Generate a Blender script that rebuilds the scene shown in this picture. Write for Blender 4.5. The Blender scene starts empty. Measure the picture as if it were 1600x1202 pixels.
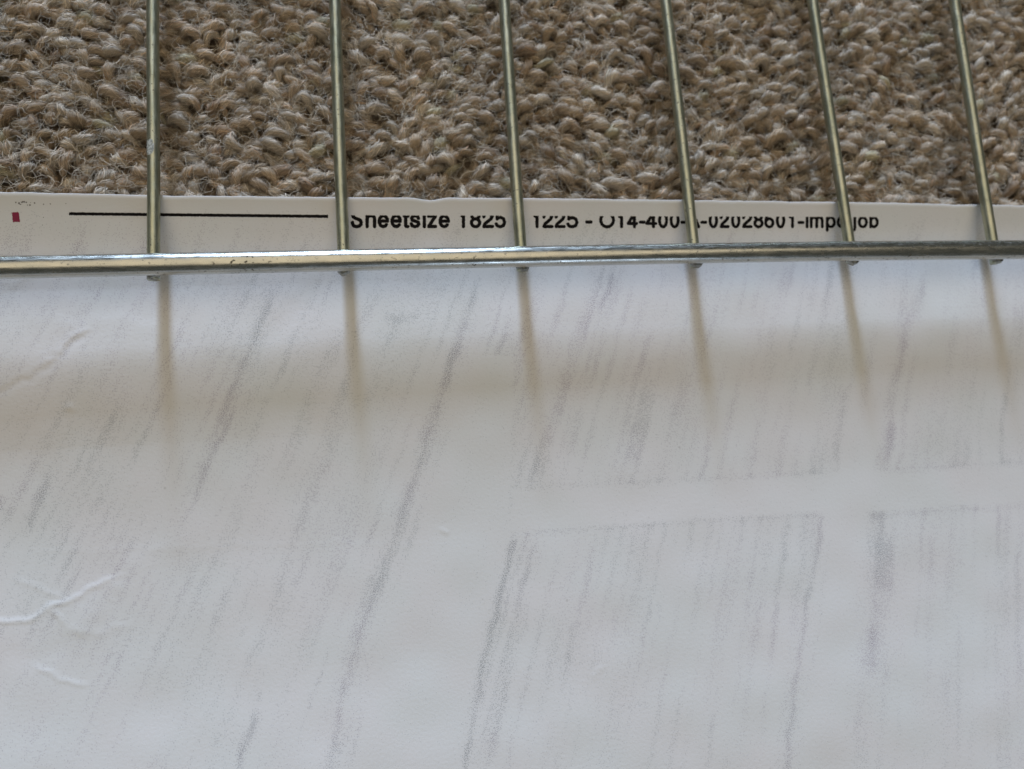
import bpy, math
import numpy as np
from mathutils import Matrix, Vector

rng = np.random.default_rng(7)
scene = bpy.context.scene

# ------------------------------------------------------------------ camera
RACK_Z = 0.0107                    # height of the wires' axes above the carpet pile
F_PX = 1293.18                     # focal length for a 1600 px wide picture
ANG = (0.17342473809421877, -0.15125125976984805, -0.06957170464957863)
CAM = np.array([-0.034068512509290744, -0.057438883470913915, 0.17776039540342714 + RACK_Z])
_ca, _sa, _cb, _sb, _cc, _sc = (math.cos(ANG[0]), math.sin(ANG[0]), math.cos(ANG[1]),
                                math.sin(ANG[1]), math.cos(ANG[2]), math.sin(ANG[2]))
ROT = (np.array([[_cc, -_sc, 0], [_sc, _cc, 0], [0, 0, 1]]) @
       np.array([[_cb, 0, _sb], [0, 1, 0], [-_sb, 0, _cb]]) @
       np.array([[1, 0, 0], [0, _ca, -_sa], [0, _sa, _ca]]))
cam_data = bpy.data.cameras.new('camera')
cam = bpy.data.objects.new('camera', cam_data)
scene.collection.objects.link(cam)
m4 = np.eye(4); m4[:3, :3] = ROT; m4[:3, 3] = CAM
cam.matrix_world = Matrix(m4.tolist())
cam_data.sensor_width = 36.0
cam_data.lens = F_PX / 1600 * 36
cam_data.clip_start = 0.005
cam_data.clip_end = 50
cam_data.dof.use_dof = True
cam_data.dof.focus_distance = 0.178
cam_data.dof.aperture_fstop = 14.0
scene.camera = cam

# ------------------------------------------------------------------ world, lamps, exposure
world = bpy.data.worlds.new('World')
scene.world = world
world.use_nodes = True
bg = world.node_tree.nodes['Background']
bg.inputs[0].default_value = (0.85, 0.86, 0.74, 1)
bg.inputs[1].default_value = 0.09


def area_lamp(name, loc, target, sx, sy, power, color):
    d = bpy.data.lights.new(name, 'AREA')
    d.shape = 'RECTANGLE'; d.size = sx; d.size_y = sy
    d.energy = power; d.color = color
    o = bpy.data.objects.new(name, d)
    scene.collection.objects.link(o)
    o.location = loc
    o.rotation_euler = (Vector(target) - Vector(loc)).to_track_quat('-Z', 'Y').to_euler()
    return o


EL, AZ, WD = math.radians(18.0), math.radians(4.0), 2.5
win = (-math.sin(AZ) * math.cos(EL) * WD, math.cos(AZ) * math.cos(EL) * WD, math.sin(EL) * WD)
area_lamp('window_light', win, (0, 0, 0), 0.19, 0.74, 92.0, (0.60, 0.76, 1.0))
area_lamp('ceiling_light', (-0.15, 0.1, 1.5), (0, 0, 0), 1.8, 1.8, 10.8, (1.0, 0.84, 0.60))
area_lamp('bar_highlight_lamp', (0.45, -2.0, 0.36), (0, 0, 0), 0.60, 0.34, 3.0, (0.66, 0.80, 1.0))  # added unseen lamp, gives the bar's near side a bluish highlight
scene.view_settings.view_transform = 'Standard'
scene.view_settings.look = 'None'
scene.view_settings.exposure = 0.0
scene.view_settings.gamma = 1.0


# ------------------------------------------------------------------ helpers
def ray(u, v):
    """direction through a point of the 1600 x 1202 picture frame"""
    u = np.asarray(u, float); v = np.asarray(v, float)
    d = np.stack([(u - 800) / F_PX, -(v - 601) / F_PX, -np.ones_like(u)], -1)
    return d @ ROT.T


def at(u, v, z):
    """world x, y where that ray meets height z"""
    d = ray(u, v)
    t = (z - CAM[2]) / d[..., 2]
    return CAM[0] + d[..., 0] * t, CAM[1] + d[..., 1] * t


def pix(x, y, z):
    q = np.stack([x - CAM[0], y - CAM[1], z - CAM[2]], -1) @ ROT
    return 800 + F_PX * q[..., 0] / -q[..., 2], 601 - F_PX * q[..., 1] / -q[..., 2]


def mesh_from(name, co, faces, smooth=True):
    """co (n,3); faces (m,3) or (m,4) integer array"""
    me = bpy.data.meshes.new(name)
    co = np.ascontiguousarray(co, dtype=np.float32)
    faces = np.ascontiguousarray(faces, dtype=np.int32)
    m, k = faces.shape
    me.vertices.add(len(co)); me.vertices.foreach_set('co', co.ravel())
    me.loops.add(m * k); me.loops.foreach_set('vertex_index', faces.ravel())
    me.polygons.add(m)
    me.polygons.foreach_set('loop_start', np.arange(0, m * k, k, dtype=np.int32))
    me.polygons.foreach_set('use_smooth', np.full(m, smooth))
    me.update(calc_edges=True)
    return me


def link(name, me, mat, parent=None):
    o = bpy.data.objects.new(name, me)
    scene.collection.objects.link(o)
    if mat:
        me.materials.append(mat)
    if parent:
        o.parent = parent
    return o


def new_mat(name):
    m = bpy.data.materials.new(name)
    m.use_nodes = True
    nt = m.node_tree
    return m, nt, nt.nodes['Principled BSDF']


def node(nt, t, **kw):
    n = nt.nodes.new(t)
    for k, v in kw.items():
        setattr(n, k, v)
    return n


def math_node(nt, op, a, b=None, c=None):
    n = nt.nodes.new('ShaderNodeMath'); n.operation = op
    for i, s in enumerate((a, b, c)):
        if s is None:
            continue
        if isinstance(s, (int, float)):
            n.inputs[i].default_value = s
        else:
            nt.links.new(s, n.inputs[i])
    return n.outputs[0]


def mix_color(nt, fac, a, b, mode='MIX'):
    n = nt.nodes.new('ShaderNodeMix'); n.data_type = 'RGBA'; n.blend_type = mode
    for s, i in ((fac, 0), (a, 6), (b, 7)):
        if isinstance(s, (int, float)):
            n.inputs[i].default_value = s
        elif isinstance(s, tuple):
            n.inputs[i].default_value = s
        else:
            nt.links.new(s, n.inputs[i])
    return n.outputs[2]


def noise(nt, vec, scale, detail=3.0, rough=0.55):
    n = nt.nodes.new('ShaderNodeTexNoise')
    n.inputs['Scale'].default_value = scale
    n.inputs['Detail'].default_value = detail
    n.inputs['Roughness'].default_value = rough
    nt.links.new(vec, n.inputs['Vector'])
    return n.outputs['Fac']


def ramp(nt, fac, stops):
    n = nt.nodes.new('ShaderNodeMapRange')
    n.interpolation_type = 'SMOOTHSTEP'
    nt.links.new(fac, n.inputs[0])
    n.inputs[1].default_value, n.inputs[2].default_value = stops[0], stops[1]
    n.inputs[3].default_value, n.inputs[4].default_value = stops[2], stops[3]
    return n.outputs[0]


def wobble(x, y, seed, scale):
    """cheap smooth pseudo noise, about -1..1"""
    r = np.random.default_rng(seed)
    s = np.zeros_like(x)
    for k in range(7):
        a = r.uniform(0, math.tau); f = r.uniform(0.5, 1.7) / scale
        s = s + np.sin((x * math.cos(a) + y * math.sin(a)) * f * math.tau + r.uniform(0, math.tau))
    return s / 3.2


def seg_dist(px, py, pts):
    """distance to a polyline, and parameter 0..1 along it"""
    best = np.full(px.shape, 1e9); par = np.zeros(px.shape); side = np.zeros(px.shape)
    pts = np.asarray(pts, float)
    L = np.hypot(*np.diff(pts, axis=0).T); tot = L.sum(); acc = 0
    for i in range(len(pts) - 1):
        ax, ay = pts[i]; bx, by = pts[i + 1]
        dx, dy = bx - ax, by - ay
        t = np.clip(((px - ax) * dx + (py - ay) * dy) / max(dx * dx + dy * dy, 1e-12), 0, 1)
        ex, ey = px - ax - dx * t, py - ay - dy * t
        d = np.hypot(ex, ey)
        m = d < best
        best = np.where(m, d, best)
        par = np.where(m, (acc + t * L[i]) / tot, par)
        side = np.where(m, np.sign(dx * ey - dy * ex), side)
        acc += L[i]
    return best, par, side


# ------------------------------------------------------------------ paper shape
EDGE_PX = [(-200, 300), (0, 304), (130, 305.5), (250, 308), (400, 309), (550, 310), (640, 310.5), (672, 313),
           (700, 310.5), (850, 311), (1000, 312.5), (1200, 314.5), (1400, 316.5), (1490, 318.5), (1600, 319.5), (1800, 322)]
ex_, ey_ = at(np.array([p[0] for p in EDGE_PX]), np.array([p[1] for p in EDGE_PX]), 0.0088)


def edge_y(x):
    return np.interp(x, ex_, ey_)


# profile along y (metres, the near bar lies at y = 0)
PY = np.array([-0.60, -0.10, -0.064, -0.050, -0.0390, -0.0300, -0.0230, -0.0175, -0.0120, -0.004, 0.002, 0.007, 0.012, 0.018])
PZ = np.array([2.20, 2.20, 2.20, 2.28, 2.60, 3.20, 3.92, 4.36, 4.62, 4.74, 4.72, 5.55, 7.35, 9.9]) * 1e-3


def hermite(x, X, Y):
    m = np.gradient(Y, X)
    d = np.diff(Y) / np.diff(X)
    for i in range(1, len(X) - 1):                      # monotone where flat or turning
        if d[i - 1] * d[i] <= 0:
            m[i] = 0
    i = np.clip(np.searchsorted(X, x) - 1, 0, len(X) - 2)
    h = X[i + 1] - X[i]
    t = np.clip((x - X[i]) / h, 0, 1)
    return ((2 * t**3 - 3 * t**2 + 1) * Y[i] + (t**3 - 2 * t**2 + t) * h * m[i]
            + (-2 * t**3 + 3 * t**2) * Y[i + 1] + (t**3 - t**2) * h * m[i + 1])


# creases: (points in the picture frame, height mm, width mm, one-sided step mm)
CREASES = [
    ([(-60, 974), (0, 971), (42, 970), (78, 945), (105, 940), (150, 915), (190, 898)], 0.13, 0.42, 0.16),
    ([(78, 945), (100, 978)], 0.12, 0.4, 0.0),
    ([(50, 1038), (80, 1050), (92, 1064), (138, 1070)], 0.08, 0.4, 0.05),
    ([(150, 512), (110, 548), (60, 590), (-20, 622)], -0.10, 0.6, 0.08),
    ([(40, 435), (15, 450), (-30, 475)], 0.05, 0.5, 0.05),
    ([(0, 866), (160, 858), (400, 851), (690, 848)], 0.01, 0.45, 0.02),
    ([(108, 640), (118, 636)], 0.14, 0.8, 0.0),
    ([(688, 826), (700, 834)], 0.10, 0.5, 0.0),
    ([(535, 430), (480, 470), (420, 530), (385, 580)], -0.08, 2.0, 0.06),
    ([(150, 518), (118, 532), (100, 556), (72, 575)], 0.09, 0.4, 0.05),
    ([(20, 905), (70, 925), (105, 940)], 0.05, 0.5, 0.03),
    ([(0, 470), (30, 452), (62, 434)], 0.06, 0.4, 0.04),
    ([(100, 978), (150, 990), (210, 975)], 0.04, 0.8, 0.02),
    ([(185, 905), (140, 960), (110, 1000)], 0.10, 2.2, 0.0),
    ([(0, 1020), (60, 1030), (110, 1000)], -0.06, 2.0, 0.0),
    ([(190, 898), (240, 860), (300, 845)], 0.05, 2.4, 0.05),
    ([(30, 480), (90, 520), (190, 505), (300, 530)], 0.05, 2.2, 0.05),
    ([(120, 640), (60, 700), (20, 760)], 0.06, 2.5, 0.0),
    ([(925, 1062), (945, 1040)], 0.05, 0.5, 0.0),
    ([(1560, 560), (1480, 590), (1390, 575)], 0.05, 2.4, 0.03),
]
CREASES_W = []
for pts, h, w, st in CREASES:
    jr = np.random.default_rng(int(abs(pts[0][1]) * 7) % 997)
    fine_pts = []
    for a_, b_ in zip(pts[:-1], pts[1:]):
        nn = max(1, int(math.hypot(a_[0] - b_[0], a_[1] - b_[1]) / 11))
        for q_ in range(nn):
            t_ = q_ / nn
            jj = 2.8 if q_ else 0
            fine_pts.append((a_[0] + (b_[0] - a_[0]) * t_ + jr.normal(0, jj), a_[1] + (b_[1] - a_[1]) * t_ + jr.normal(0, jj)))
    pts = fine_pts + [pts[-1]]
    xs, ys = at(np.array([p[0] for p in pts], float), np.array([p[1] for p in pts], float), 0.0015)
    CREASES_W.append((np.stack([xs, ys], -1), h * 1e-3, w * 1e-3, st * 1e-3))


def paper_z(x, y):
    x = np.asarray(x, float); y = np.asarray(y, float)
    left = np.clip((0.02 - x) / 0.15, 0, 1.4)
    shift = (0.0022 * np.sin(x * 23 + 0.6) + 0.0012 * wobble(x, x * 0, 3, 0.07)) \
        + 0.0012 * left + 0.0020 * np.clip((x - 0.02) / 0.1, 0, 2)
    fade = np.clip((0.004 - y) / 0.012, 0, 1)
    z = hermite(y - shift * fade, PY, PZ)
    z = z - 0.0006 * np.clip(left, 0, 1.2) * np.clip((0.004 - y) / 0.006, 0, 1) - 0.0008 * np.clip(left, 0, 1.2) * np.clip((-y - 0.012) / 0.024, 0, 1) ** 1.5
    amp = np.clip((-y - 0.02) / 0.04, 0.15, 1)
    z = z + amp * (0.00045 * wobble(x, y, 11, 0.16) + 0.00022 * wobble(x, y, 12, 0.06)) * np.clip(1 + left, 1, 2)
    z = z + 0.00006 * wobble(x, y, 14, 0.018)
    near = (y > -0.16) & (x < 0.05) & (x > -0.22)
    if np.any(near):
        xn, yn = x[near], y[near]
        dz = np.zeros_like(xn)
        for pts, h, w, st in CREASES_W:
            d, t, s = seg_dist(xn, yn, pts)
            ends = np.clip(np.minimum(t, 1 - t) * 6 + 0.15, 0, 1)
            sd = -d * s
            dz += ends * h * np.exp(-(d / w) ** 2)
            dz += ends * st * np.exp(-np.clip(sd, 0, None) / (w * 14)) * np.where(sd > 0, 1, np.exp(-(sd / (0.6 * w)) ** 2)) * 0.6
        z[near] += dz
    # small dent in the far edge
    z = z - 0.00035 * np.exp(-((x - at(672.0, 312.0, 0.006)[0]) / 0.0035) ** 2) * np.clip((y - 0.006) / 0.008, 0, 1)
    return z


def on_paper(u, v, lift=0.0):
    """points of the paper's surface seen through picture positions u, v"""
    z = np.full(np.shape(u), 0.003)
    for _ in range(7):
        x, y = at(u, v, z)
        z = paper_z(x, y)
    return np.stack([x, y, z + lift], -1)


# ------------------------------------------------------------------ paper print density
def streak_field(u, v):
    """ink density of the faint dotted rub marks, in sheet coordinates"""
    ink = np.zeros_like(u)
    r = np.random.default_rng(21)

    def stroke(pts, w, a, soft=0.12, rag=1.0):
        nonlocal ink
        lo = np.min(pts, axis=0) - 6 * w; hi = np.max(pts, axis=0) + 6 * w
        m = (u > lo[0]) & (u < hi[0]) & (v > lo[1]) & (v < hi[1])
        if not m.any():
            return
        um, vm = u[m], v[m]
        d, t, s = seg_dist(um + rag * 2.5 * wobble(um, vm, 5, 60), vm, pts)
        env = np.clip(np.minimum(t, 1 - t) / soft, 0, 1)
        mod = 0.85 + 0.25 * wobble(um, vm, 8, 70)
        ink[m] += a * env * np.clip(mod, 0.15, 1.5) * np.exp(-(d / w) ** 2)

    # strong single marks
    stroke([(748, 440), (722, 520), (690, 620), (655, 725), (620, 830), (585, 930), (555, 1010), (532, 1100), (512, 1230)], 5, 0.46, 0.05)
    stroke([(748, 440), (722, 520), (690, 620), (655, 725), (620, 830), (585, 930), (555, 1010), (532, 1100), (512, 1230)], 13, 0.15, 0.05)
    stroke([(806, 838), (790, 900), (768, 985), (750, 1070), (738, 1130), (722, 1230)], 4.5, 0.62, 0.04)
    stroke([(806, 838), (790, 900), (768, 985), (750, 1070), (738, 1130), (722, 1230)], 11, 0.14, 0.04)
    stroke([(1285, 800), (1270, 880), (1252, 980), (1236, 1090), (1226, 1220)], 4.5, 0.5, 0.04)
    stroke([(1315, 600), (1308, 670), (1297, 742)], 7, 0.40, 0.2)
    stroke([(402, 1105), (392, 1140), (378, 1175), (362, 1240)], 6, 0.95, 0.12)
    stroke([(405, 1075), (402, 1104)], 4, 0.35)
    stroke([(82, 735), (60, 780), (34, 842)], 7, 0.55, 0.2)
    stroke([(0, 770), (-14, 800)], 9, 0.5, 0.2)
    stroke([(600, 440), (560, 520), (545, 590), (512, 700), (470, 810), (448, 870), (425, 960), (385, 1050)], 8, 0.26, 0.1)
    stroke([(438, 425), (402, 530), (372, 600), (330, 700), (300, 790)], 9, 0.34, 0.1)
    stroke([(1436, 425), (1420, 480), (1403, 530), (1390, 620), (1378, 730)], 8, 0.36, 0.1)
    stroke([(1388, 815), (1376, 900), (1370, 960), (1352, 1060)], 10, 0.28, 0.1)
    stroke([(1380, 820), (1365, 1080)], 30, 0.14, 0.1)
    stroke([(838, 832), (825, 880), (808, 960), (790, 1050), (762, 1190)], 7, 0.30, 0.1)
    stroke([(1015, 590), (1000, 660), (984, 730)], 9, 0.32, 0.1)
    stroke([(895, 545), (880, 610), (850, 700), (832, 760)], 9, 0.32, 0.1)
    stroke([(935, 425), (905, 520), (890, 560)], 9, 0.34, 0.15)
    stroke([(955, 430), (930, 500)], 6, 0.34, 0.2)
    # cross lines: lower border of one block, upper border of the next
    stroke([(820, 764), (1060, 752), (1300, 738)], 6, 0.13, 0.05)
    stroke([(808, 834), (960, 824), (1110, 812), (1290, 804)], 5, 0.20, 0.03)
    stroke([(1365, 738), (1500, 730), (1650, 722)], 6, 0.16, 0.05)
    stroke([(1345, 808), (1480, 798), (1650, 790)], 5, 0.18, 0.05)
    stroke([(820, 1040), (950, 1030)], 6, 0.12, 0.1)
    stroke([(950, 1110), (1010, 1098)], 7, 0.14, 0.1)
    stroke([(600, 505), (660, 500)], 8, 0.3, 0.2)

    def blank(uu, vv):
        """1 where the print carries no rub marks"""
        main = np.interp(vv, [440, 620, 830, 1010, 1230], [748, 690, 620, 555, 512])
        sec = np.interp(vv, [600, 838, 985, 1130, 1230], [812, 806, 768, 738, 722])
        b = np.zeros_like(uu)
        b = np.maximum(b, ((uu > main + 34) & (uu < sec - 12) & (vv > 560)) * 0.9)
        lo = 766 - (uu - 820) * 0.054; hi = 832 - (uu - 808) * 0.062
        b = np.maximum(b, ((uu > 800) & (vv > lo) & (vv < hi)) * 0.93)
        col = np.interp(vv, [500, 742, 1220], [1336, 1312, 1250])
        b = np.maximum(b, ((uu > col - 4) & (uu < col + 48) & (vv > 640)) * 0.9)
        b = np.maximum(b, (vv < 345) * 1.0)
        return b

    # many faint parallel marks that fan out towards the lower left
    tmp = ink.copy(); ink[:] = 0
    x600 = -700.0
    while x600 < 2250:
        x600 += r.uniform(11, 27)
        pts = []
        for sgn in (-1, 1):
            x, y = x600, 600.0
            half_ = []
            while 320 < y < 1320:
                sl_ = -0.60 + 0.47 * np.clip(x / 1350, -0.3, 1.15) + 0.08 * np.clip((y - 600) / 500, 0, 1)
                half_.append((x, y))
                y += sgn * 30; x += sgn * sl_ * 30
            pts = half_[::-1] + pts if sgn < 0 else pts + half_[1:]
        before = ink.copy()
        stroke(pts, r.uniform(3.2, 7.5), r.uniform(0.12, 0.40), 0.02, 0.8)
        ph = r.uniform(0, 6.28, 3)
        env = 0.65 + 0.4 * np.sin(v / r.uniform(45, 95) + ph[0]) + 0.25 * np.sin(v / r.uniform(14, 30) + ph[1])
        ink = before + (ink - before) * np.clip(env, 0.0, 1.2)
    cloud = np.clip(0.02 + 0.05 * wobble(u, v * 0.6, 31, 150), 0.0, 0.09)
    ink += cloud
    cloud *= 0.6
    ink *= 1 - blank(u, v)
    # the strip above the bar is only lightly marked
    ink *= np.clip((v - 335) / 60, 0.0, 1)
    ink += tmp
    ink *= 1.0 - 0.35 * np.clip((v - 900) / 300, 0, 1)
    return np.clip(ink * 1.35, 0, 0.95)


def grid_steps(lo, hi, fine_lo, fine_hi, fine, coarse):
    a = np.arange(fine_lo, fine_hi, fine)
    left = [fine_lo]; s = fine
    while left[-1] > lo:
        s = min(s * 1.25, coarse); left.append(left[-1] - s)
    right = [a[-1]]; s = fine
    while right[-1] < hi:
        s = min(s * 1.25, coarse); right.append(right[-1] + s)
    return np.concatenate([np.array(left[1:])[::-1], a, np.array(right[1:])])


gx = grid_steps(-0.45, 0.45, -0.165, 0.155, 0.00055, 0.015)
dist = np.concatenate([[0.0], grid_steps(0.0003, 0.42, 0.0003, 0.152, 0.00045, 0.015)[1:]])
dist = np.unique(np.round(dist[dist >= 0], 7))
X, D = np.meshgrid(gx, dist)
rag = 0.00005 * wobble(gx, gx * 0, 77, 0.004)
Y = (edge_y(gx) + rag)[None, :] - D
Z = paper_z(X, Y)
TH = 0.00019
rows, cols = X.shape
# rounded far rim: two more rows that curl over the thickness of the stacked sheet
rim = []
for a in (35, 70, 110, 150):
    aa = math.radians(a)
    rim.append(np.stack([gx, Y[0] + TH / 2 * math.sin(aa), Z[0] - TH / 2 + TH / 2 * math.cos(aa)], -1))
top = np.stack([X, Y, Z], -1)
allrows = np.concatenate([np.array(rim[::-1]), top], 0)
R_, C_ = allrows.shape[:2]
idx = np.arange(R_ * C_).reshape(R_, C_)
faces = np.stack([idx[:-1, :-1], idx[1:, :-1], idx[1:, 1:], idx[:-1, 1:]], -1).reshape(-1, 4)
# underside
low_d = [0.0, 0.01, 0.03, 0.06, 0.12, 0.25, 0.42]
me_paper = mesh_from('paper_sheet', allrows.reshape(-1, 3), faces)
u_, v_ = pix(allrows[..., 0].ravel(), allrows[..., 1].ravel(), np.full(R_ * C_, 0.0015))
ink = streak_field(u_, v_)
ink[: 4 * C_] = 0
at_ = me_paper.attributes.new('ink', 'FLOAT', 'POINT')
at_.data.foreach_set('value', ink.astype(np.float32))

mat, nt, bs = new_mat('printed_paper')
tc = node(nt, 'ShaderNodeTexCoord').outputs['Object']
att = node(nt, 'ShaderNodeAttribute', attribute_name='ink')
vor = node(nt, 'ShaderNodeTexVoronoi', voronoi_dimensions='2D', feature='F1')
vor.inputs['Scale'].default_value = 3400
vor.inputs['Randomness'].default_value = 0.85
nt.links.new(tc, vor.inputs['Vector'])
sep = node(nt, 'ShaderNodeSeparateColor'); nt.links.new(vor.outputs['Color'], sep.inputs[0])
on = math_node(nt, 'LESS_THAN', sep.outputs[0], math_node(nt, 'MULTIPLY', att.outputs['Fac'], 1.55))
dot = ramp(nt, vor.outputs['Distance'], (0.20, 0.42, 1.0, 0.0))
dots = math_node(nt, 'MULTIPLY', on, dot)
dots = math_node(nt, 'MULTIPLY', dots, math_node(nt, 'MULTIPLY_ADD', att.outputs['Fac'], 0.55, 0.24))
soft = math_node(nt, 'MULTIPLY', att.outputs['Fac'], 0.09)
amount = math_node(nt, 'MAXIMUM', dots, soft)
tint = noise(nt, tc, 28, 2)
ink_col = mix_color(nt, ramp(nt, tint, (0.40, 0.62, 0, 1)), (0.07, 0.10, 0.125, 1), (0.15, 0.085, 0.18, 1))
mott = noise(nt, tc, 45, 3)
p1 = mix_color(nt, ramp(nt, mott, (0.3, 0.7, 0, 1)), (0.728, 0.747, 0.772, 1), (0.748, 0.742, 0.772, 1))
fib = noise(nt, tc, 3200, 2)
p1 = mix_color(nt, math_node(nt, 'MULTIPLY', fib, 0.10), p1, (0.5, 0.5, 0.5, 1))
sp = node(nt, 'ShaderNodeTexVoronoi', voronoi_dimensions='2D'); sp.inputs['Scale'].default_value = 17
nt.links.new(tc, sp.inputs['Vector'])
spk = ramp(nt, sp.outputs['Distance'], (0.003, 0.006, 0.2, 0))
p1 = mix_color(nt, spk, p1, (0.12, 0.09, 0.07, 1))
nt.links.new(mix_color(nt, amount, p1, ink_col), bs.inputs['Base Color'])
bs.inputs['Roughness'].default_value = 0.62
bs.inputs['Specular IOR Level'].default_value = 0.28
bmp = node(nt, 'ShaderNodeBump'); bmp.inputs['Strength'].default_value = 0.18
bmp.inputs['Distance'].default_value = 0.0002
nt.links.new(noise(nt, tc, 1500, 3), bmp.inputs['Height'])
nt.links.new(bmp.outputs[0], bs.inputs['Normal'])

paper = link('paper_sheet', me_paper, mat)
paper['label'] = 'large creased white paper sheet with cropped black lettering, under the wire rack on carpet'
paper['category'] = 'paper'

# ------------------------------------------------------------------ printed lettering
XH = 0.75


def ell(cx, cy, rx, ry, a0=0, a1=360, n=26):
    a = np.radians(np.linspace(a0, a1, n))
    return [(cx + rx * math.cos(t), cy + ry * math.sin(t)) for t in a]


G = {
    'S': [[(0, .27), (.06, .12), (.24, .02), (.5, -.01), (.78, .03), (.96, .14), (1, .28), (.93, .41), (.72, .49), (.34, .57), (.1, .67), (.03, .8), (.12, .93)]],
    'h': [[(0, 0), (0, 1)], [(0, .5), (.1, .66), (.32, .75), (.66, .75), (.92, .66), (1, .5), (1, 0)]],
    'e': [[(0, .385), (1, .385)], ell(.5, .375, .5, .375, 0, 318)],
    't': [[(.38, 1), (.38, .12), (.5, .01), (1, .01)], [(0, .735), (1, .735)]],
    's': [[(0, .20), (.1, .06), (.45, -.01), (.85, .05), (1, .19), (.9, .31), (.5, .38), (.12, .46), (.04, .58), (.2, .71), (.55, .76), (.85, .7), (.94, .58)]],
    'i': [[(.5, 0), (.5, .75)], [(.5, .93), (.5, 1)]],
    'I': [[(.5, 0), (.5, 1)]],
    'z': [[(0, .735), (1, .735), (0.02, .01), (1, .01)]],
    '1': [[(.9, 0), (.9, 1)], [(.9, .8), (.1, .76)]],
    '8': [ell(.5, .275, .5, .28), ell(.5, .775, .44, .225)],
    '2': [[(1, .01), (.03, .01), (.16, .2), (.5, .38), (.82, .55), (.97, .72), (.8, .93)], [(.02, .7), (.06, .8), (.2, .93)]],
    '5': [[(-.02, .19), (.14, .05), (.48, -.01), (.84, .07), (1, .32), (.86, .57), (.52, .66), (.26, .62), (.08, .56), (.14, .98)]],
    '0': [ell(.5, .49, .5, .5)], 'O': [ell(.5, .49, .5, .5)],
    '4': [[(.74, 0), (.74, 1)], [(1, .24), (0, .24), (.72, .98)]],
    '6': [ell(.5, .31, .5, .32), [(0, .33), (.03, .6), (.2, .88), (.5, .98)]],
    'A': [[(0, 0), (.5, 1), (1, 0)], [(.2, .3), (.8, .3)]],
    '-': [[(0, .34), (1, .34)]],
    'x': [[(0, 0), (1, .75)], [(0, .75), (1, 0)]],
    'm': [[(0, 0), (0, .75)], [(0, .55), (.12, .72), (.28, .75), (.42, .7), (.5, .55), (.5, 0)],
          [(.5, .55), (.62, .72), (.78, .75), (.93, .7), (1, .55), (1, 0)]],
    'p': [[(0, -.27), (0, .75)], ell(.5, .375, .5, .375)],
    'o': [ell(.5, .375, .5, .375)],
    'j': [[(.75, .75), (.75, -.12), (.55, -.24), (0, -.24)]],
    'b': [[(0, 0), (0, 1)], ell(.5, .375, .5, .375)],
}
LET = [('S', 549, 566), ('h', 572, 587), ('e', 591, 607), ('e', 611, 627), ('t', 630, 639), ('s', 641, 656), ('i', 660, 666),
       ('z', 668, 682), ('e', 686, 702), ('1', 720, 726), ('8', 735, 751), ('2', 754, 771), ('5', 774, 790), ('x', 804, 818),
       ('1', 834, 841), ('2', 848, 864), ('2', 867, 883), ('5', 886, 903), ('-', 915, 925), ('O', 937, 960), ('1', 966, 973),
       ('4', 980, 996), ('-', 999, 1008), ('4', 1009, 1026), ('0', 1029, 1043), ('0', 1047, 1061), ('-', 1064, 1071),
       ('A', 1073, 1093), ('-', 1095, 1104), ('0', 1108, 1121), ('2', 1125, 1139), ('0', 1143, 1156), ('2', 1160, 1175),
       ('8', 1178, 1192), ('6', 1195, 1209), ('0', 1213, 1226), ('1', 1233, 1240), ('-', 1247, 1256), ('I', 1258, 1264),
       ('m', 1266, 1286), ('p', 1291, 1305), ('o', 1308, 1322), ('j', 1331, 1338), ('o', 1341, 1355), ('b', 1359, 1372)]


def baseline(u):
    return 354.3 + (u - 550) * 0.0006


def ink_cells(test, u0, u1, v0, v1, step):
    """mesh of small cells where test(u, v) holds"""
    us = np.arange(u0, u1, step); vs = np.arange(v0, v1, step)
    U, V = np.meshgrid(us, vs)
    keep = test(U + step / 2, V + step / 2)
    a, b = np.nonzero(keep)
    W = len(us) + 1
    q = np.stack([a * W + b, (a + 1) * W + b, (a + 1) * W + b + 1, a * W + b + 1], -1)
    used, inv = np.unique(q.ravel(), return_inverse=True)
    uu = u0 + (used % W) * step; vv = v0 + (used // W) * step
    return uu, vv, inv.reshape(-1, 4)


def printed(name, parts, mat, lift=0.00005):
    co = []; fc = []; n = 0
    for uu, vv, q in parts:
        if len(uu) == 0:
            continue
        co.append(on_paper(uu, vv, lift)); fc.append(q + n); n += len(uu)
    me = mesh_from(name, np.concatenate(co), np.concatenate(fc))
    return link(name, me, mat, paper)


black, nt, bs = new_mat('black_print')
tc = node(nt, 'ShaderNodeTexCoord').outputs['Object']
nt.links.new(mix_color(nt, ramp(nt, noise(nt, tc, 2500, 2), (0.35, 0.75, 0, 1)), (0.004, 0.003, 0.004, 1), (0.014, 0.012, 0.013, 1)), bs.inputs['Base Color'])
bs.inputs['Roughness'].default_value = 0.7
bs.inputs['Specular IOR Level'].default_value = 0.12

letters = []
for ch, a, b in LET:
    cap = 24.2 + (a - 550) * (-3.4 / 820)
    wgt = 5.5 + (a - 550) * (-1.1 / 820)
    if ch == '1':
        b += 0
    half = wgt / 2
    y0 = baseline(a)
    strokes = []
    for s in G[ch]:
        strokes.append([(a + half * .6 + p[0] * (b - a - half * 1.2), y0 - p[1] * (cap - 1.5)) for p in s])
    cut = y0 - 0.735 * cap

    def test(U, V, strokes=strokes, half=half, cut=cut):
        k = np.zeros(U.shape, bool)
        r_ = half + 0.28 * wobble(U, V, 41, 3.0)
        for s in strokes:
            d, _, _ = seg_dist(U, V, s)
            k |= d < r_
        return k & (V > cut + 0.35 * wobble(U, V, 43, 2.4))
    letters.append(ink_cells(test, a - 3, b + 3, y0 - 22, y0 + 10, 0.36))
printed('printed_lettering', letters, black)['label'] = 'black cropped lettering reading Sheetsize 1825 x 1225 and a job number'


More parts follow.
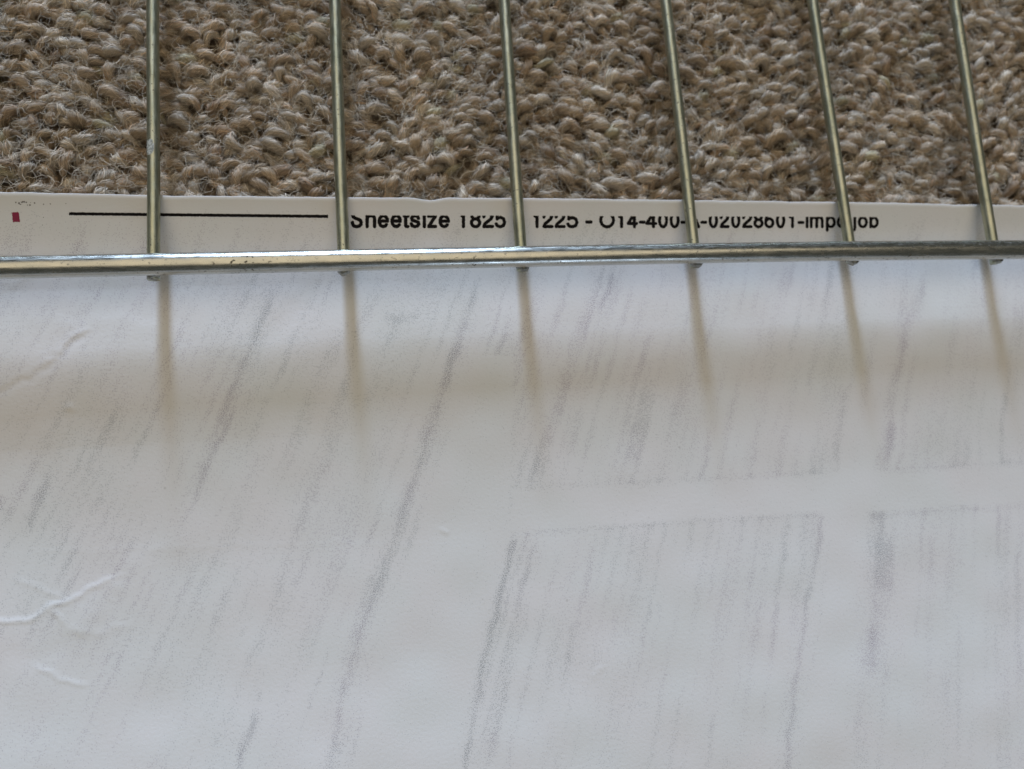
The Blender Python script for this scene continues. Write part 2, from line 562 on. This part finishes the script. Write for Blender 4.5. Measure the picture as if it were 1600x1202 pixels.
def line_test(U, V):
    yc = 334.3 + (U - 108) * (4.2 / 404)
    w = 2.35 + 0.35 * wobble(U, V, 51, 4.0)
    return (np.abs(V - yc) < w) & (U > 108 + 0.4 * wobble(U, V, 52, 2)) & (U < 512.5)


printed('printed_line', [ink_cells(line_test, 105, 516, 328, 344, 0.4)], black)['label'] = 'thin black printed rule'
mag, nt, bs = new_mat('magenta_print')
tc = node(nt, 'ShaderNodeTexCoord').outputs['Object']
nt.links.new(mix_color(nt, noise(nt, tc, 1200, 2), (0.26, 0.002, 0.055, 1), (0.20, 0.004, 0.045, 1)), bs.inputs['Base Color'])
bs.inputs['Roughness'].default_value = 0.55


def mag_test(U, V):
    s = (V - 339.5) * 0.12
    return (np.abs(U - 24.9 - s) < 5.5 + 0.4 * wobble(U, V, 53, 4)) & (np.abs(V - 339.6) < 7.6 + 0.4 * wobble(U, V, 54, 3))


printed('color_mark', [ink_cells(mag_test, 15, 36, 328, 352, 0.5)], mag)['label'] = 'small magenta printed rectangle'
SPECK = [(25, 316.5, 1.6), (30, 318, 1.8), (32, 319.5, 1.6), (35, 316, 2.0), (38, 315.8, 1.6), (41, 316.6, 1.2), (43, 320.8, 1), (46.5, 321, 1.7),
         (54, 317.5, 1.4), (68, 319.5, 1.1), (79, 319, 1.0), (103, 318.5, .8), (48, 317, .8), (68, 340, .8), (122, 343, .8), (66, 352, .8)]


def speck_test(U, V):
    k = np.zeros(U.shape, bool)
    for a, b, r_ in SPECK:
        k |= np.hypot(U - a, (V - b) * 1.2) < r_ * (0.8 + 0.35 * wobble(U, V, 60, 2.5))
    return k


grey, nt, bs = new_mat('grey_smudge_print')
bs.inputs['Base Color'].default_value = (0.09, 0.08, 0.08, 1)
bs.inputs['Roughness'].default_value = 0.6
sm = printed('ink_smudge', [ink_cells(speck_test, 20, 130, 310, 358, 0.35)], grey)
sm['label'] = 'faint dark ink specks above the magenta mark'

# ------------------------------------------------------------------ wire rack


def metal(name, base_a, base_b, rough, blotch_axis, dirt=0.5):
    m, nt, bs = new_mat(name)
    tc = node(nt, 'ShaderNodeTexCoord').outputs['Object']
    mp = node(nt, 'ShaderNodeMapping')
    sc = [1.0, 1.0, 1.0]; sc[blotch_axis] = 0.12
    mp.inputs['Scale'].default_value = sc
    nt.links.new(tc, mp.inputs['Vector'])
    fine = noise(nt, mp.outputs[0], 2600, 4, 0.6)
    big = noise(nt, tc, 130, 4, 0.6)
    col = mix_color(nt, ramp(nt, big, (0.35, 0.65, 0, 1)), base_a, base_b)
    spots = noise(nt, tc, 1500, 2, 0.5)
    where = ramp(nt, noise(nt, tc, 90, 2), (0.42, 0.68, 0, 1))
    sp_ = math_node(nt, 'MULTIPLY', ramp(nt, spots, (0.61, 0.69, 0, 1)), math_node(nt, 'MULTIPLY_ADD', where, 0.85, 0.25))
    sp_ = math_node(nt, 'MULTIPLY', sp_, dirt)
    col = mix_color(nt, sp_, col, (0.06, 0.05, 0.035, 1))
    nt.links.new(col, bs.inputs['Base Color'])
    nt.links.new(math_node(nt, 'SUBTRACT', 1.0, math_node(nt, 'MULTIPLY', sp_, 0.9)), bs.inputs['Metallic'])
    nt.links.new(ramp(nt, fine, (0.3, 0.7, rough - 0.05, rough + 0.10)), bs.inputs['Roughness'])
    b = node(nt, 'ShaderNodeBump'); b.inputs['Strength'].default_value = 0.35
    b.inputs['Distance'].default_value = 0.00004
    nt.links.new(math_node(nt, 'ADD', fine, math_node(nt, 'MULTIPLY', big, 0.5)), b.inputs['Height'])
    nt.links.new(b.outputs[0], bs.inputs['Normal'])
    return m


wire_mat = metal('zinc_wire', (0.37, 0.39, 0.30, 1), (0.47, 0.475, 0.37, 1), 0.36, 1, 0.8)
bar_mat = metal('zinc_bar', (0.45, 0.46, 0.44, 1), (0.52, 0.52, 0.485, 1), 0.24, 0, 0.9)
weld_mat = metal('weld_metal', (0.26, 0.26, 0.24, 1), (0.36, 0.36, 0.33, 1), 0.45, 1, 1.0)


def tube(path, radii, n=28, cap_=True):
    """round rod along a path, with rounded ends"""
    path = np.asarray(path, float); radii = np.asarray(radii, float)
    T = np.gradient(path, axis=0); T /= np.linalg.norm(T, axis=1)[:, None]
    up = np.array([0, 0, 1.0])
    S = np.cross(T, up); S /= np.linalg.norm(S, axis=1)[:, None]
    N = np.cross(S, T)
    a = np.linspace(0, math.tau, n, endpoint=False)
    ring = (path[:, None, :] + radii[:, None, None] * (np.cos(a)[None, :, None] * S[:, None, :] + np.sin(a)[None, :, None] * N[:, None, :]))
    k = len(path)
    co = ring.reshape(-1, 3)
    i = np.arange(k - 1)[:, None] * n; j = np.arange(n)[None, :]; j2 = (j + 1) % n
    q = np.stack([i + j, i + j2, i + n + j2, i + n + j], -1).reshape(-1, 4)
    if cap_:
        co = np.concatenate([co, path[:1], path[-1:]])
        c0, c1 = len(co) - 2, len(co) - 1
        jj = np.arange(n); q2 = np.stack([jj, (jj + 1) % n, np.full(n, c0), np.full(n, c0)], -1)
        tri = []
        for a_ in range(0, n, 2):                        # fan of quads over each end
            tri.append((c0, (a_ + 2) % n, a_ + 1, a_))
            b_ = (k - 1) * n
            tri.append((c1, b_ + a_, b_ + a_ + 1, b_ + (a_ + 2) % n))
        q = np.concatenate([q, np.array(tri)])
    return co, q[:, ::-1]


def rounded(path, r, e=0.0004):
    """insert end rings so the rod ends are softly rounded"""
    path = np.asarray(path, float)
    d0 = path[1] - path[0]; d0 /= np.linalg.norm(d0)
    d1 = path[-1] - path[-2]; d1 /= np.linalg.norm(d1)
    p = [path[0], path[0] + d0 * e * 0.3, path[0] + d0 * e]
    rr = [r - e, r - e * 0.3, r]
    for q in path[1:-1]:
        p.append(q); rr.append(r)
    p += [path[-1] - d1 * e, path[-1] - d1 * e * 0.3, path[-1]]
    rr += [r, r - e * 0.3, r - e]
    return np.array(p), np.array(rr)


WR, BR = 0.00134, 0.00232
FAR_Y = 0.36
BAR_Z = RACK_Z + WR + BR - 0.0002
rack = bpy.data.objects.new('wire_rack', None)
rack.empty_display_size = 0.02
scene.collection.objects.link(rack)
rack['label'] = 'zinc plated wire rack, thin rods welded under one thick bar, over the paper edge'
rack['category'] = 'wire rack'

# rod axes: photographed positions at the top of the frame and where they meet the bar
TOPP = [(239.4, 0), (523.5, 0), (787, 0), (1040, 0), (1269.5, 0), (1490, 0)]
BOTP = [(240, 394), (536.7, 388), (813.7, 384), (1083.4, 380), (1326.9, 377), (1550, 374)]
rods = []
for (u0, v0), (u1, v1) in zip(TOPP, BOTP):
    x0, y0 = at(float(u0), float(v0), RACK_Z); x1, y1 = at(float(u1), float(v1), RACK_Z)
    rods.append((x1, y1, (x0 - x1) / (y0 - y1)))
rods.insert(0, (rods[0][0] - 0.040, rods[0][1], rods[0][2] * 0.5))
rods.append((rods[-1][0] + 0.040, rods[-1][1], 0.0))
rods.append((rods[-1][0] + 0.040, rods[-1][1], 0.0))
BARP = [(0, 417.8), (200, 414.3), (400, 410), (600, 405.3), (800, 401), (1000, 397.5), (1200, 394.7), (1400, 392), (1600, 390)]
bx, by = at(np.array([p[0] for p in BARP], float), np.array([p[1] for p in BARP], float), BAR_Z)
cf = np.polyfit(bx, by, 3)


def bar_y(x):
    xc = np.clip(x, bx[0] - 0.01, bx[-1] + 0.01)
    return np.polyval(cf, xc)


X0, X1 = rods[0][0] - 0.03, rods[-1][0] + 0.03
xs = np.linspace(X0, X1, 60)
p, r = rounded(np.stack([xs, bar_y(xs), np.full(60, BAR_Z) + 0.00008 * np.sin(xs * 31)], -1), BR)
co, q = tube(p, r, 40)
bar = link('frame_bar', mesh_from('frame_bar', co, q), bar_mat, rack)
xs = np.linspace(X0, X1, 12)
p, r = rounded(np.stack([xs, np.full(12, FAR_Y), np.full(12, BAR_Z)], -1), BR)
co, q = tube(p, r, 24)
link('frame_bar', mesh_from('frame_bar', co, q), bar_mat, rack)['label'] = 'far thick bar of the rack, outside the picture'
for sx in (X0 + 0.012, X1 - 0.012):
    ys = np.linspace(bar_y(np.array(sx)) , FAR_Y, 10)
    p, r = rounded(np.stack([np.full(10, sx), ys, np.full(10, RACK_Z - 0.0009)], -1), BR)
    co, q = tube(p, r, 24)
    link('side_bar', mesh_from('side_bar', co, q), bar_mat, rack)
TAB = -0.0003
for k, (xr, yr, sl) in enumerate(rods):
    y_end = float(bar_y(np.array(xr))) - BR - TAB - (0.0004 * math.sin(k * 2.3))
    ys = np.concatenate([[y_end], np.linspace(y_end + 0.004, FAR_Y + BR, 22)])
    wob = 0.00012 * np.sin(ys * 41 + k * 1.7) * (ys > 0.01)
    px_ = xr + (ys - yr) * sl + wob
    pth = np.stack([px_, ys, np.full(len(ys), RACK_Z) + 0.0001 * np.sin(ys * 29 + k)], -1)
    p, r = rounded(pth, WR, 0.00016)
    co, q = tube(p, r, 32)
    link('rod', mesh_from('rod', co, q), wire_mat, rack)
    # weld fillet joining the rod's end to the bar
    bm_y = float(bar_y(np.array(xr)))
    a = np.linspace(0, math.tau, 20, endpoint=False)
    rings = []
    wr = np.random.default_rng(90 + k)
    for zz, sx, sy in ((-0.0007, 0.9, 0.82), (0.0, 1.22, 0.98), (0.0006, 1.32, 1.02), (0.0012, 1.12, 1.0), (0.0018, 0.85, 0.9)):
        jit = 1 + 0.07 * np.sin(a * 3 + wr.uniform(0, 6)) + 0.05 * np.sin(a * 5 + wr.uniform(0, 6))
        rings.append(np.stack([px_[1] + np.cos(a) * WR * sx * jit, bm_y - 0.0001 + np.sin(a) * (BR + 0.0001) * sy * jit, np.full(20, RACK_Z + zz)], -1))
    rg = np.array(rings); co = rg.reshape(-1, 3)
    i = np.arange(4)[:, None] * 20; j = np.arange(20)[None, :]; j2 = (j + 1) % 20
    q = np.stack([i + j, i + j2, i + 20 + j2, i + 20 + j], -1).reshape(-1, 4)
    caps = [(80, 81 + t, 82 + t, 83 + t) for t in range(0, 16, 2)] + [(0, 3 + t, 2 + t, 1 + t) for t in range(0, 16, 2)]
    q = np.concatenate([q, np.array(caps)])
    link('weld', mesh_from('weld', co, q), weld_mat, rack)

# dab of white paint on the leftmost rod in the picture
pm, nt, bs = new_mat('dried_white_paint')
tc = node(nt, 'ShaderNodeTexCoord').outputs['Object']
nt.links.new(mix_color(nt, ramp(nt, noise(nt, tc, 2600, 3), (0.4, 0.62, 0, 1)), (0.42, 0.43, 0.40, 1), (0.20, 0.21, 0.18, 1)), bs.inputs['Base Color'])
bs.inputs['Roughness'].default_value = 0.6
xr, yr, sl = rods[1]
_, ya = at(236.0, 246.0, RACK_Z); _, yb_ = at(236.0, 221.0, RACK_Z)
na, nb = 26, 22
aa = np.linspace(math.radians(70), math.radians(178), na); yy = np.linspace(ya, yb_, nb)
A_, Y_ = np.meshgrid(aa, yy)
ea = (A_ - aa.mean()) / (aa[-1] - aa[0]) * 2; eb = (Y_ - yy.mean()) / (yy[-1] - yy[0]) * 2
th = np.clip(1.0 - (np.abs(ea) ** 2.5 + np.abs(eb) ** 2.5) + 0.35 * wobble(A_ * 0.01, Y_, 70, 0.0012), -0.2, 0.5)
rr = WR + 0.00005 * th - 0.00001
co = np.stack([xr + (Y_ - yr) * sl + 0.00012 * np.sin(Y_ * 41 + 1.7) + rr * np.cos(A_), Y_, RACK_Z + 0.0001 * np.sin(Y_ * 29 + 1) + rr * np.sin(A_)], -1).reshape(-1, 3)
idx = np.arange(na * nb).reshape(nb, na)
q = np.stack([idx[:-1, :-1], idx[1:, :-1], idx[1:, 1:], idx[:-1, 1:]], -1).reshape(-1, 4)
link('paint_dab', mesh_from('paint_dab', co, q[:, ::-1]), pm, rack)['label'] = 'chalky white paint dab on the rod'

# ------------------------------------------------------------------ carpet


def pile(name, centers, n_fib, n_seg, width, core_sides, seed, kind='stuff'):
    r = np.random.default_rng(seed)
    n = len(centers)
    ang = 0.55 * wobble(centers[:, 0], centers[:, 1], seed + 1, 0.045) + r.normal(0, 0.42, n) - 0.05
    flip = r.random(n) < 0.07
    ang = np.where(flip, ang + math.pi / 2, ang)
    L = r.uniform(0.0036, 0.0070, n); Rr = r.uniform(0.00090, 0.00170, n)
    H = r.uniform(0.0014, 0.0035, n)
    zc = r.uniform(-0.0048, -0.0022, n) + 0.0005 * wobble(centers[:, 0], centers[:, 1], seed + 3, 0.03)
    dirv = np.stack([np.cos(ang), np.sin(ang), r.normal(0, 0.10, n)], -1)
    side = np.stack([-np.sin(ang), np.cos(ang), np.zeros(n)], -1)
    twist = r.uniform(1.2, 3.0, n) * np.where(r.random(n) < 0.85, 1, -1)
    bend = r.normal(0, 0.0010, n)
    pal = np.array([(0.435, 0.35, 0.265), (0.47, 0.40, 0.32), (0.395, 0.31, 0.22), (0.515, 0.45, 0.37), (0.33, 0.25, 0.18), (0.405, 0.36, 0.25)])
    tone = pal[r.choice(6, n, p=[0.34, 0.25, 0.14, 0.14, 0.10, 0.03])] * r.uniform(0.85, 1.12, n)[:, None]

    def axis(i, t):
        s = np.sin(np.clip(t, 0, 1) * math.pi)
        c = centers[i]
        p = np.zeros(t.shape + (3,))
        base = np.concatenate([c, zc[i][:, None]], -1)
        ii = i
        p = base[:, None, :] + dirv[ii][:, None, :] * ((t - 0.5) * L[ii][:, None])[..., None]
        p = p + side[ii][:, None, :] * (bend[ii][:, None] * s)[..., None]
        p[..., 2] += H[ii][:, None] * s
        return p

    # yarn bodies
    ks = 7
    t = np.tile(np.linspace(0.0, 1.0, ks), (n, 1))
    i = np.arange(n)
    P = axis(i, t)
    T = np.gradient(P, axis=1); T /= np.linalg.norm(T, axis=2)[..., None] + 1e-12
    S = np.repeat(side[:, None, :], ks, 1)
    N = np.cross(T, S)
    rad = Rr[:, None] * (0.30 + 0.58 * np.sin(t * math.pi) ** 0.6)
    a = np.linspace(0, math.tau, core_sides, endpoint=False)
    ring = P[:, :, None, :] + rad[:, :, None, None] * (np.cos(a)[None, None, :, None] * S[:, :, None, :] + np.sin(a)[None, None, :, None] * N[:, :, None, :])
    co1 = ring.reshape(-1, 3)
    b = (np.arange(n)[:, None, None] * ks + np.arange(ks - 1)[None, :, None]) * core_sides
    j = np.arange(core_sides)[None, None, :]; j2 = (j + 1) % core_sides
    q1 = np.stack([b + j, b + j2, b + core_sides + j2, b + core_sides + j], -1).reshape(-1, 4)
    c1 = np.repeat(tone * 0.88, ks * core_sides, axis=0)  # yarn bodies darker than their fibres: gap shade put into the colour

    # fibres: flat ribbons wound along each yarn
    m = n * n_fib
    i = np.repeat(np.arange(n), n_fib)
    a0 = r.uniform(-2.0, 2.0, m)                       # angle from straight up
    tc_ = r.uniform(0.08, 0.92, m); tl = r.uniform(0.10, 0.30, m)
    tt = tc_[:, None] + np.linspace(-1, 1, n_seg + 1)[None, :] * tl[:, None]
    tt = np.clip(tt, -0.04, 1.04)
    P = axis(i, tt)
    T = np.gradient(P, axis=1); T /= np.linalg.norm(T, axis=2)[..., None] + 1e-12
    S = np.repeat(side[i][:, None, :], n_seg + 1, 1)
    N = np.cross(T, S); N *= np.sign(N[..., 2:3] + 1e-9)
    lift = r.uniform(0.82, 1.10, m)
    loose = r.random(m) < 0.34
    lift = np.where(loose, lift + r.uniform(0.03, 0.40, m), lift)
    s01 = np.linspace(-1, 1, n_seg + 1)[None, :]
    rad = Rr[i][:, None] * (0.36 + 0.64 * np.sin(np.clip(tt, 0, 1) * math.pi) ** 0.6) * (lift[:, None] - 0.10 * s01 ** 2)
    flare = np.where(loose, r.uniform(0, 0.30, m), 0.0)[:, None] * np.clip(s01, 0, 1) ** 2
    rad = rad + Rr[i][:, None] * flare
    aa_ = a0[:, None] + twist[i][:, None] * (tt - 0.5) * 1.5 + r.normal(0, 0.40, m)[:, None] * s01 + r.normal(0, 0.17, (m, n_seg + 1))
    rd = np.cos(aa_)[..., None] * N + np.sin(aa_)[..., None] * S
    C = P + rad[..., None] * rd
    C += r.normal(0, 0.00004, C.shape)
    Tf = np.gradient(C, axis=1); Tf /= np.linalg.norm(Tf, axis=2)[..., None] + 1e-12
    W = np.cross(Tf, rd); W /= np.linalg.norm(W, axis=2)[..., None] + 1e-12
    wd = (width * r.uniform(0.55, 1.25, m))[:, None] * (1.0 - 0.62 * np.abs(s01) ** 2)
    A = C - W * wd[..., None] / 2; B = C + W * wd[..., None] / 2
    co2 = np.stack([A, B], 2).reshape(-1, 3)
    b = np.arange(m)[:, None] * (n_seg + 1) * 2 + np.arange(n_seg)[None, :] * 2
    q2 = np.stack([b, b + 1, b + 3, b + 2], -1).reshape(-1, 4) + len(co1)
    fc = tone[i] * np.clip(r.normal(1.10, 0.32, m), 0.4, 1.9)[:, None]
    hue = r.random(m)
    fc = np.where((hue < 0.06)[:, None], fc * np.array([1.10, 0.92, 0.80]), fc)
    fc = np.where((hue > 0.90)[:, None], fc * np.array([1.25, 1.3, 1.32]), fc)
    c2 = np.repeat(fc, (n_seg + 1) * 2, axis=0)
    return np.concatenate([co1, co2]), np.concatenate([q1, q2]), np.concatenate([c1, c2])


def jitter_grid(x0, x1, y0, y1, dx, dy, seed):
    r = np.random.default_rng(seed)
    pts = []
    for k, y in enumerate(np.arange(y0, y1, dy)):
        xs = np.arange(x0 + (k % 2) * dx / 2, x1, dx)
        pts.append(np.stack([xs + r.normal(0, dx * 0.17, len(xs)), y + r.normal(0, dy * 0.24, len(xs))], -1))
    return np.concatenate(pts)


allc = jitter_grid(-0.30, 0.31, -0.012, 0.16, 0.0034, 0.0022, 5)
cu, cv = pix(allc[:, 0], allc[:, 1], np.zeros(len(allc)))
vis = (cu > -70) & (cu < 1670) & (cv > -60) & (allc[:, 1] > edge_y(allc[:, 0]) - 0.006)
rest = ~vis & (allc[:, 1] > edge_y(allc[:, 0]) - 0.012)
co_a, q_a, c_a = pile('carpet_pile', allc[vis], 78, 6, 0.00013, 8, 100)
co_b, q_b, c_b = pile('carpet_pile', allc[rest], 14, 3, 0.00032, 6, 100)

# fine stray hairs over the whole visible pile
r = np.random.default_rng(55)
vc = allc[vis]
nh, ns = 20000, 7
base = vc[r.integers(0, len(vc), nh)] + r.normal(0, 0.003, (nh, 2))
th0 = r.normal(0, 0.9, nh) + np.where(r.random(nh) < 0.5, 0, math.pi)
curl = r.normal(0, 260, nh)
lh = r.uniform(0.0022, 0.0068, nh)
s = np.linspace(0, 1, ns)[None, :]
step = lh[:, None] / (ns - 1)
thv = th0[:, None] + curl[:, None] * s * lh[:, None] + 0.5 * np.sin(s * 9 + r.uniform(0, 6, nh)[:, None])
hx = base[:, :1] + np.cumsum(np.cos(thv) * step, 1); hy = base[:, 1:] + np.cumsum(np.sin(thv) * step, 1)
hz = (-0.0004 + r.uniform(-0.0011, 0.0010, nh))[:, None] + (r.uniform(0.0002, 0.0010, nh)[:, None]) * np.sin(s * math.pi) + 0 * hx
C = np.stack([hx, hy, hz], -1)
T = np.gradient(C, axis=1); T /= np.linalg.norm(T, axis=2)[..., None]
W = np.cross(T, np.array([0, 0, 1.0])); W /= np.linalg.norm(W, axis=2)[..., None]
wd = (r.uniform(0.00004, 0.00009, nh))[:, None, None] * (1 - 0.6 * s[..., None] ** 2)
co_c = np.stack([C - W * wd / 2, C + W * wd / 2], 2).reshape(-1, 3)
b = np.arange(nh)[:, None] * ns * 2 + np.arange(ns - 1)[None, :] * 2
q_c = np.stack([b, b + 1, b + 3, b + 2], -1).reshape(-1, 4)
c_c = np.repeat(np.array([(0.54, 0.49, 0.41)]) * r.uniform(0.4, 1.3, nh)[:, None], ns * 2, axis=0)

co = np.concatenate([co_a, co_b, co_c])
q = np.concatenate([q_a, q_b + len(co_a), q_c + len(co_a) + len(co_b)])
cc = np.concatenate([c_a, c_b, c_c])
me = mesh_from('carpet_pile', co, q)
ca = me.color_attributes.new('wool', 'FLOAT_COLOR', 'POINT')
ca.data.foreach_set('color', np.concatenate([np.clip(cc, 0, 1), np.ones((len(cc), 1))], 1).astype(np.float32).ravel())

wool, nt, bs = new_mat('wool_yarn')
att = node(nt, 'ShaderNodeAttribute', attribute_name='wool')
tc = node(nt, 'ShaderNodeTexCoord').outputs['Object']
patch = ramp(nt, noise(nt, tc, 60, 3), (0.35, 0.65, 0.88, 1.10))
mul = node(nt, 'ShaderNodeVectorMath', operation='SCALE')
nt.links.new(att.outputs['Color'], mul.inputs[0]); nt.links.new(patch, mul.inputs['Scale'])
nt.links.new(mul.outputs[0], bs.inputs['Base Color'])
bs.inputs['Roughness'].default_value = 0.75
bs.inputs['Specular IOR Level'].default_value = 0.25
bs.inputs['Sheen Weight'].default_value = 0.10
pile_o = link('carpet_pile', me, wool)
pile_o['kind'] = 'stuff'
pile_o['label'] = 'thick twisted beige brown wool carpet pile'
pile_o['category'] = 'carpet'

# backing the yarn is tufted into
back, nt, bs = new_mat('carpet_backing')
tc = node(nt, 'ShaderNodeTexCoord').outputs['Object']
nt.links.new(mix_color(nt, noise(nt, tc, 420, 4), (0.16, 0.12, 0.085, 1), (0.26, 0.20, 0.145, 1)), bs.inputs['Base Color'])
bs.inputs['Roughness'].default_value = 0.95
g = np.linspace(-0.9, 0.9, 121)
GX, GY = np.meshgrid(g, g)
GZ = -0.0042 + 0.0004 * wobble(GX, GY, 200, 0.05)
idx = np.arange(121 * 121).reshape(121, 121)
q = np.stack([idx[:-1, :-1], idx[:-1, 1:], idx[1:, 1:], idx[1:, :-1]], -1).reshape(-1, 4)
fl = link('floor', mesh_from('floor', np.stack([GX, GY, GZ], -1).reshape(-1, 3), q), back)
fl['kind'] = 'structure'
fl['label'] = 'brown carpet backing that the wool yarn stands in'

print('tufts', int(vis.sum()), int(rest.sum()), 'quads', len(me.polygons), 'paper', len(me_paper.polygons))
print('nadir px', pix(np.array(CAM[0]), np.array(CAM[1]), np.array(0.0)))
